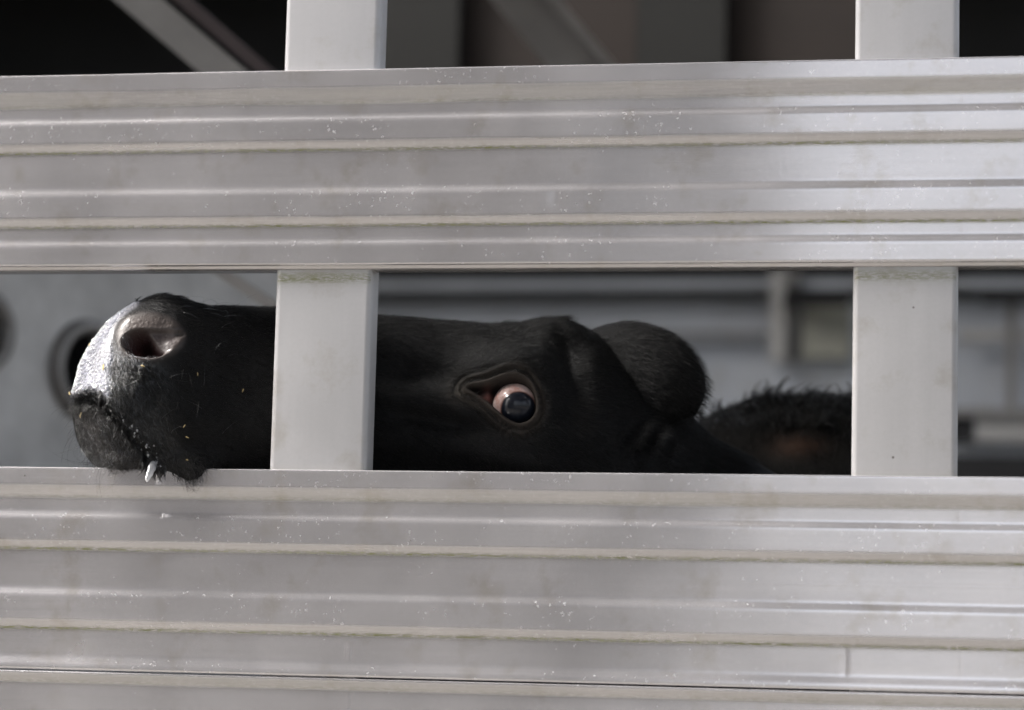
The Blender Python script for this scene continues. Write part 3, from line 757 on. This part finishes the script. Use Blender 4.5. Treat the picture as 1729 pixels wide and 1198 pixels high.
# wet muzzle hair, clumped into points
ww = np.clip(wet*1.6-.5, 0, 1)*(bare < .35)*near
ww = ww+0.5*g2(235, 650, 48, 60)*(bare < .35)
P, Nv, ids = sample(1000, HV, HN, quads, ww, 17)
dv = np.tile([.55, -.05, -1.0], (len(P), 1)); clp = []; clr = []
for s in range(6):
    rs = np.random.default_rng(100+s)
    p_, r_ = grow(P, Nv, dv, .010, .36, .3, 6, .00012, .4, .03, 18)      # same seed: same guide
    offs = rs.normal(size=(len(P), 1, 3))*.0008*np.linspace(1, .08, 6)[None, :, None]
    clp.append(p_+offs); clr.append(r_)
curves_obj('wet_fur', np.concatenate(clp), np.concatenate(clr), M_WETFUR, COW)
P, Nv, ids = sample(5000, HV, HN, quads, .35*g2(200, 740, 40, 40)+g2(212, 640, 30, 45)+g2(240, 705, 24, 50, -20)+.8*np.exp(-(dm/8)**2)*near*(sd_ll > 0)*(pp[:, 0] > 140), 43)
p_, r_ = grow(P, Nv, np.tile([.45, -.05, -1.0], (len(P), 1)), .0075, .42, .25, 6, .00013, .4, .03, 44); curves_obj('glint_fur', p_, r_, M_GLINT, COW)
# short hairs on the lower lip and mouth edge
lw = (mll*.8+.6*np.exp(-(dm/12)**2)*near)*(pp[:, 1] < 815)
P, Nv, ids = sample(5500, HV, HN, quads, lw, 19); pts, rad = grow(P, Nv, np.tile([.2, -.2, -1.], (len(P), 1)), .007, .35, .4, 5, .0001, .5, .03, 20); curves_obj('wet_fur', pts, rad, M_WETFUR, COW)
# lip hair fan under the nose pad
P, Nv, ids = sample(500, HV, HN, quads, np.exp(-(dm/9)**2)*near*((pp[:, 0] > 165) & (pp[:, 0]+pp[:, 1] > 0) & (sd_ll > 0)), 41); clp = []; clr = []
for s in range(7):
    rs = np.random.default_rng(300+s)
    p_, r_ = grow(P, Nv, np.tile([-.1, -.1, -1.], (len(P), 1)), .012, .55, .3, 6, .00015, .4, .02, 42)
    clp.append(p_+rs.normal(size=(len(P), 1, 3))*.0009*np.linspace(1, .08, 6)[None, :, None]); clr.append(r_)
curves_obj('wet_fur', np.concatenate(clp), np.concatenate(clr), M_WETFUR, COW)
P, Nv, ids = sample(800, HV, HN, quads, g2(148, 675, 20, 9), 21); pts, rad = grow(P, Nv, np.tile([.3, 0, -1.], (len(P), 1)), .011, .5, .3, 5, .00017, .7, .0, 22); curves_obj('wet_fur', pts, rad, M_WETFUR, COW)
# chin hair hanging over the plank
cw = (g2(335, 800, 45, 18))*near
P, Nv, ids = sample(2600, HV, HN, quads, cw, 23); pts, rad = grow(P, Nv, np.tile([.35, -.3, -1.], (len(P), 1)), .012, .5, .4, 6, .00014, .35, .03, 24); curves_obj('fur', pts, rad, M_FUR, COW)
# long dark whiskers at chin, pale ones over the nose
cw = g2(170, 770, 40, 30)+g2(235, 800, 70, 15)+.8*g2(128, 700, 14, 30)
P, Nv, ids = sample(95, HV, HN, quads, cw, 25); pts, rad = grow(P, Nv, np.tile([-.9, -.3, -.8], (len(P), 1)), .030, .8, .25, 8, .00012, .5, .02, 26); curves_obj('whiskers', pts, rad, M_FUR, COW)
cw = g2(330, 520, 50, 18)+.35*g2(340, 590, 60, 40)+.3*g2(260, 700, 60, 60)
P, Nv, ids = sample(34, HV, HN, quads, cw, 27); pts, rad = grow(P, Nv, np.tile([.6, -.3, .5], (len(P), 1)), .020, .7, .4, 8, .00013, .8, .0, 28); curves_obj('whiskers', pts, rad, M_WHISK, COW)

# saliva
def surf(px, py, lift=0.0):
    d = np.hypot(pp[:, 0]-px, pp[:, 1]-py)+np.where(near, 0, 1e4); i = np.argmin(d); return HV[i]+HN[i]*lift, HN[i]
m, N, L, P_ = mat_new('saliva'); P_.inputs['Base Color'].default_value = (0.85, 0.87, 0.9, 1); P_.inputs['Roughness'].default_value = 0.06
P_.inputs['Transmission Weight'].default_value = 0.65; P_.inputs['IOR'].default_value = 1.35; M_SAL = m
s0, _ = surf(262, 782, .001)
for _q in () and ((335,780),(335,800),(300,790),(380,780),(400,700),(440,700),(230,785),(180,780),(450,560)): print(_q, surf(*_q)[0])

sk = interp_path([[*s0, .0035, .0035], [*(s0+[.001, -.006, -.004]), .0045, .004], [*(s0+[0, -.009, -.010]), .0035, .0033], [*(s0+[-.001, -.010, -.0135]), .0028, .0025], [*(s0+[-.0013, -.010, -.0155]), .0017, .0015], [*(s0+[-.0014, -.010, -.0165]), .0001, .0001]], 30)
v, f, nn = loft(sk[:, :3], sk[:, 3:]*.85*(1+.08*np.sin(np.arange(30)*1.3))[:, None], 20); mesh_obj('saliva', v, f, M_SAL, COW, True)
bV = []; bF = []; nb = 0
for k in range(45):
    t = rng.uniform(); px = 208+t*70+rng.normal()*5; py = 705+t*85+rng.normal()*6
    p, n_ = surf(px, py, .0012); r = abs(rng.normal())*.0006+.0004
    kk = interp_path([[*(p+[0,0,r]), r*.1, r*.1], [*p, r, r], [*(p-[0,0,r*1.6]), r*.1, r*.1]], 7)
    v, f, _n = loft(kk[:, :3], kk[:, 3:], 8); bV.append(v); bF.append(f+nb); nb += len(v)
o = mesh_obj('saliva_beads', np.concatenate(bV), np.concatenate(bF), M_SAL, COW, True)

bV = []; bF = []; nb = 0
P, Nv, ids = sample(950, HV, HN, quads, sst(525, 560, pp[:, 1])*mpad*(1-mrim)*(vis), 51)
for k in range(len(P)):
    p = P[k]; n_ = Nv[k]; r = .00035+abs(rng.normal())*.00035
    kk = np.array([[*(p-n_*r*.4), r, r], [*(p+n_*r*.1), r*.95, r*.95], [*(p+n_*r*.5), r*.6, r*.6], [*(p+n_*r*.7), r*.08, r*.08]])
    v, f, _n = loft(kk[:, :3], kk[:, 3:], 7, twist=(.3, .1, 1)); bV.append(v); bF.append(f+nb); nb += len(v)
mesh_obj('nose_dew', np.concatenate(bV), np.concatenate(bF), M_SAL, COW, True)

# straw crumbs stuck on the head
M_STRAW = plain('straw', (0.52, 0.40, 0.19), 0.7, 0.25, 300.0)
crumbs = [(180,622,3,.006,80,'pale straw flake on the nose pad below the nostril'),(124,664,3,.005,30,'yellow straw scrap at the front corner of the mouth'),
          (134,700,1.6,.006,120,'thin straw sliver hanging under the front of the lip'),(240,619,2,.0035,20,'orange grain husk under the nostril'),
          (412,658,1.3,.0035,110,'straw crumb on the dark cheek nearest the post'),(316,735,1.3,.003,20,'straw crumb on the side of the chin, lowest of three'),
          (310,718,1.3,.003,120,'straw crumb on the jaw below the muzzle, middle one'),(334,632,1.0,.003,90,'straw crumb high on the cheek behind the nostril'),
          (158,585,1.6,.003,60,'small chaff bit on the front of the nose pad'),(321,772,1.0,.002,10,'tiny chaff speck low on the chin')]
for (px, py, w_, l_, ang_, lab) in crumbs:
    p, n_ = surf(px, py, .0016); a = R(ang_)
    t1 = np.cross(n_, [0, 0, 1.]); t1 /= np.linalg.norm(t1); t2 = np.cross(n_, t1)
    d = t1*math.cos(a)-t2*math.sin(a)
    kk = interp_path([[*(p-d*l_/2), .0003, .0003], [*(p-d*l_/5+n_*.0004), .0005, w_*.00035], [*(p+d*l_/4+n_*.0002), .0004, w_*.0004], [*(p+d*l_/2), .0002, .0002]], 12)
    v, f, _n = loft(kk[:, :3], kk[:, 3:], 8, twist=tuple(n_)); o = mesh_obj('straw_crumb', v, f, M_STRAW, None, True)
    tag(o, lab, 'straw', 'straw crumbs on the cow')

# ------------------------------------------------------------------ second animal: woolly poll, head lowered behind the planks
CY = 0.42
COW2 = empty('cow', (0.27, 0.8, 0.94)); tag(COW2, 'shaggy black cow showing only its tufted poll beside the right post', 'cow')
def zpt(px, py, Y): return at(px, py, Y)
c2 = zpt(1364, 786, CY)
keys = []
x2, z2 = c2[0], c2[2]
for (dx, y, z, rl, rv) in [(0,.30,1.47,.045,.04),(0,.31,1.52,.062,.058),(0,.335,1.60,.066,.062),(0,.365,1.70,.078,.075),(0,.39,z2-.06,.094,.085),(0,.42,z2+.005,.100,.062),(0,.52,z2-.045,.105,.085),(0,.66,z2-.14,.12,.13),(.0,.95,z2-.28,.18,.20),(0,1.4,z2-.36,.24,.25),(0,1.9,z2-.36,.22,.24),(0,2.1,z2-.38,.10,.12),(0,2.14,z2-.4,.01,.01)]:
    keys.append([x2+dx, y, z, rl*1.30, rv*1.05])
k2 = interp_path(keys, 320)
v2, f2, n2 = loft(k2[:, :3], k2[:, 3:], 96, twist=(1, 0, 0))
q2 = proj(v2)
bump = np.zeros(len(v2))
for k in range(14):
    a = rng.normal(size=3)*55; bump += .0011*np.sin(v2@a+rng.uniform(0, 6))
v2 = v2+n2*bump[:, None]
tn = np.tile([0.009, 0.0085, 0.008], (len(v2), 1))
q2 = proj(v2); wv = np.exp(-((q2[:, 0]-1345)/42)**2-((q2[:, 1]-752)/18)**2)*(v2[:, 1] < .5)
tn = tn*(1-wv[:, None]*.8)+np.array([.06, .033, .022])*wv[:, None]*.8
vv = [v2]; ff = [f2]; tt = [tn]; nb = len(v2)
for (x, y) in ((x2-.14, .95), (x2+.14, .95), (x2-.14, 1.85), (x2+.14, 1.85)):
    lk = interp_path([[x, y, 1.55, .08, .08], [x, y, 1.3, .05, .055], [x, y, 1.15, .034, .036], [x, y, 1.0, .028, .03], [x, y-.01, .94, .04, .045]], 20)
    a_, b_, _n = loft(lk[:, :3], lk[:, 3:], 18); vv.append(a_); ff.append(b_+nb); nb += len(a_); tt.append(np.tile([0.009, 0.0085, 0.008], (len(a_), 1)))
for s in (-1, 1):     # ears hanging below the poll
    lk = interp_path([[x2+s*.085, .42, z2-.05, .018, .014], [x2+s*.12, .42, z2-.065, .034, .015], [x2+s*.16, .42, z2-.085, .032, .012], [x2+s*.195, .42, z2-.11, .004, .002]], 24)
    a_, b_, _n = loft(lk[:, :3], lk[:, 3:], 22, twist=(0, 0, 1)); vv.append(a_); ff.append(b_+nb); nb += len(a_); tt.append(np.tile([0.009, 0.0085, 0.008], (len(a_), 1)))
vv = np.concatenate(vv)
mesh_obj('body', vv, np.concatenate(ff), M_SKIN, COW2, True, {'tint': np.concatenate(tt), 'wet': np.zeros(len(vv)), 'cobble': np.zeros(len(vv))})
qq = proj(v2); w2 = ((qq[:, 1] < 840) & (v2[:, 1] < .62)).astype(float)
w2 *= 1-.8*wv
P, Nv, ids = sample(15000, v2, n2, f2, w2, 31); dv = np.stack([np.sign(P[:, 0]-x2+.02)*.4, -.6+0*P[:, 0], -.9+0*P[:, 0]], 1)
pts, rad = grow(P, Nv, dv, .016, .45, .7, 6, .00014, .6, .02, 32); curves_obj('fur', pts, rad, M_FUR, COW2)
wt = ((qq[:, 1] < 735) & (v2[:, 1] < .50) & (n2[:, 2] > .35)).astype(float)
P, Nv, ids = sample(150, v2, n2, f2, wt, 33); clp = []; clr = []
for s in range(16):
    rs = np.random.default_rng(200+s)
    p_, r_ = grow(P, Nv, np.tile([.5, -.2, .6], (len(P), 1)), .021, .95, 1.1, 8, .00013, 1.0, .0, 34)
    clp.append(p_+rs.normal(size=(len(P), 1, 3))*.0022*np.linspace(1, .15, 8)[None, :, None]); clr.append(r_)
curves_obj('tuft', np.concatenate(clp), np.concatenate(clr), M_FUR, COW2)
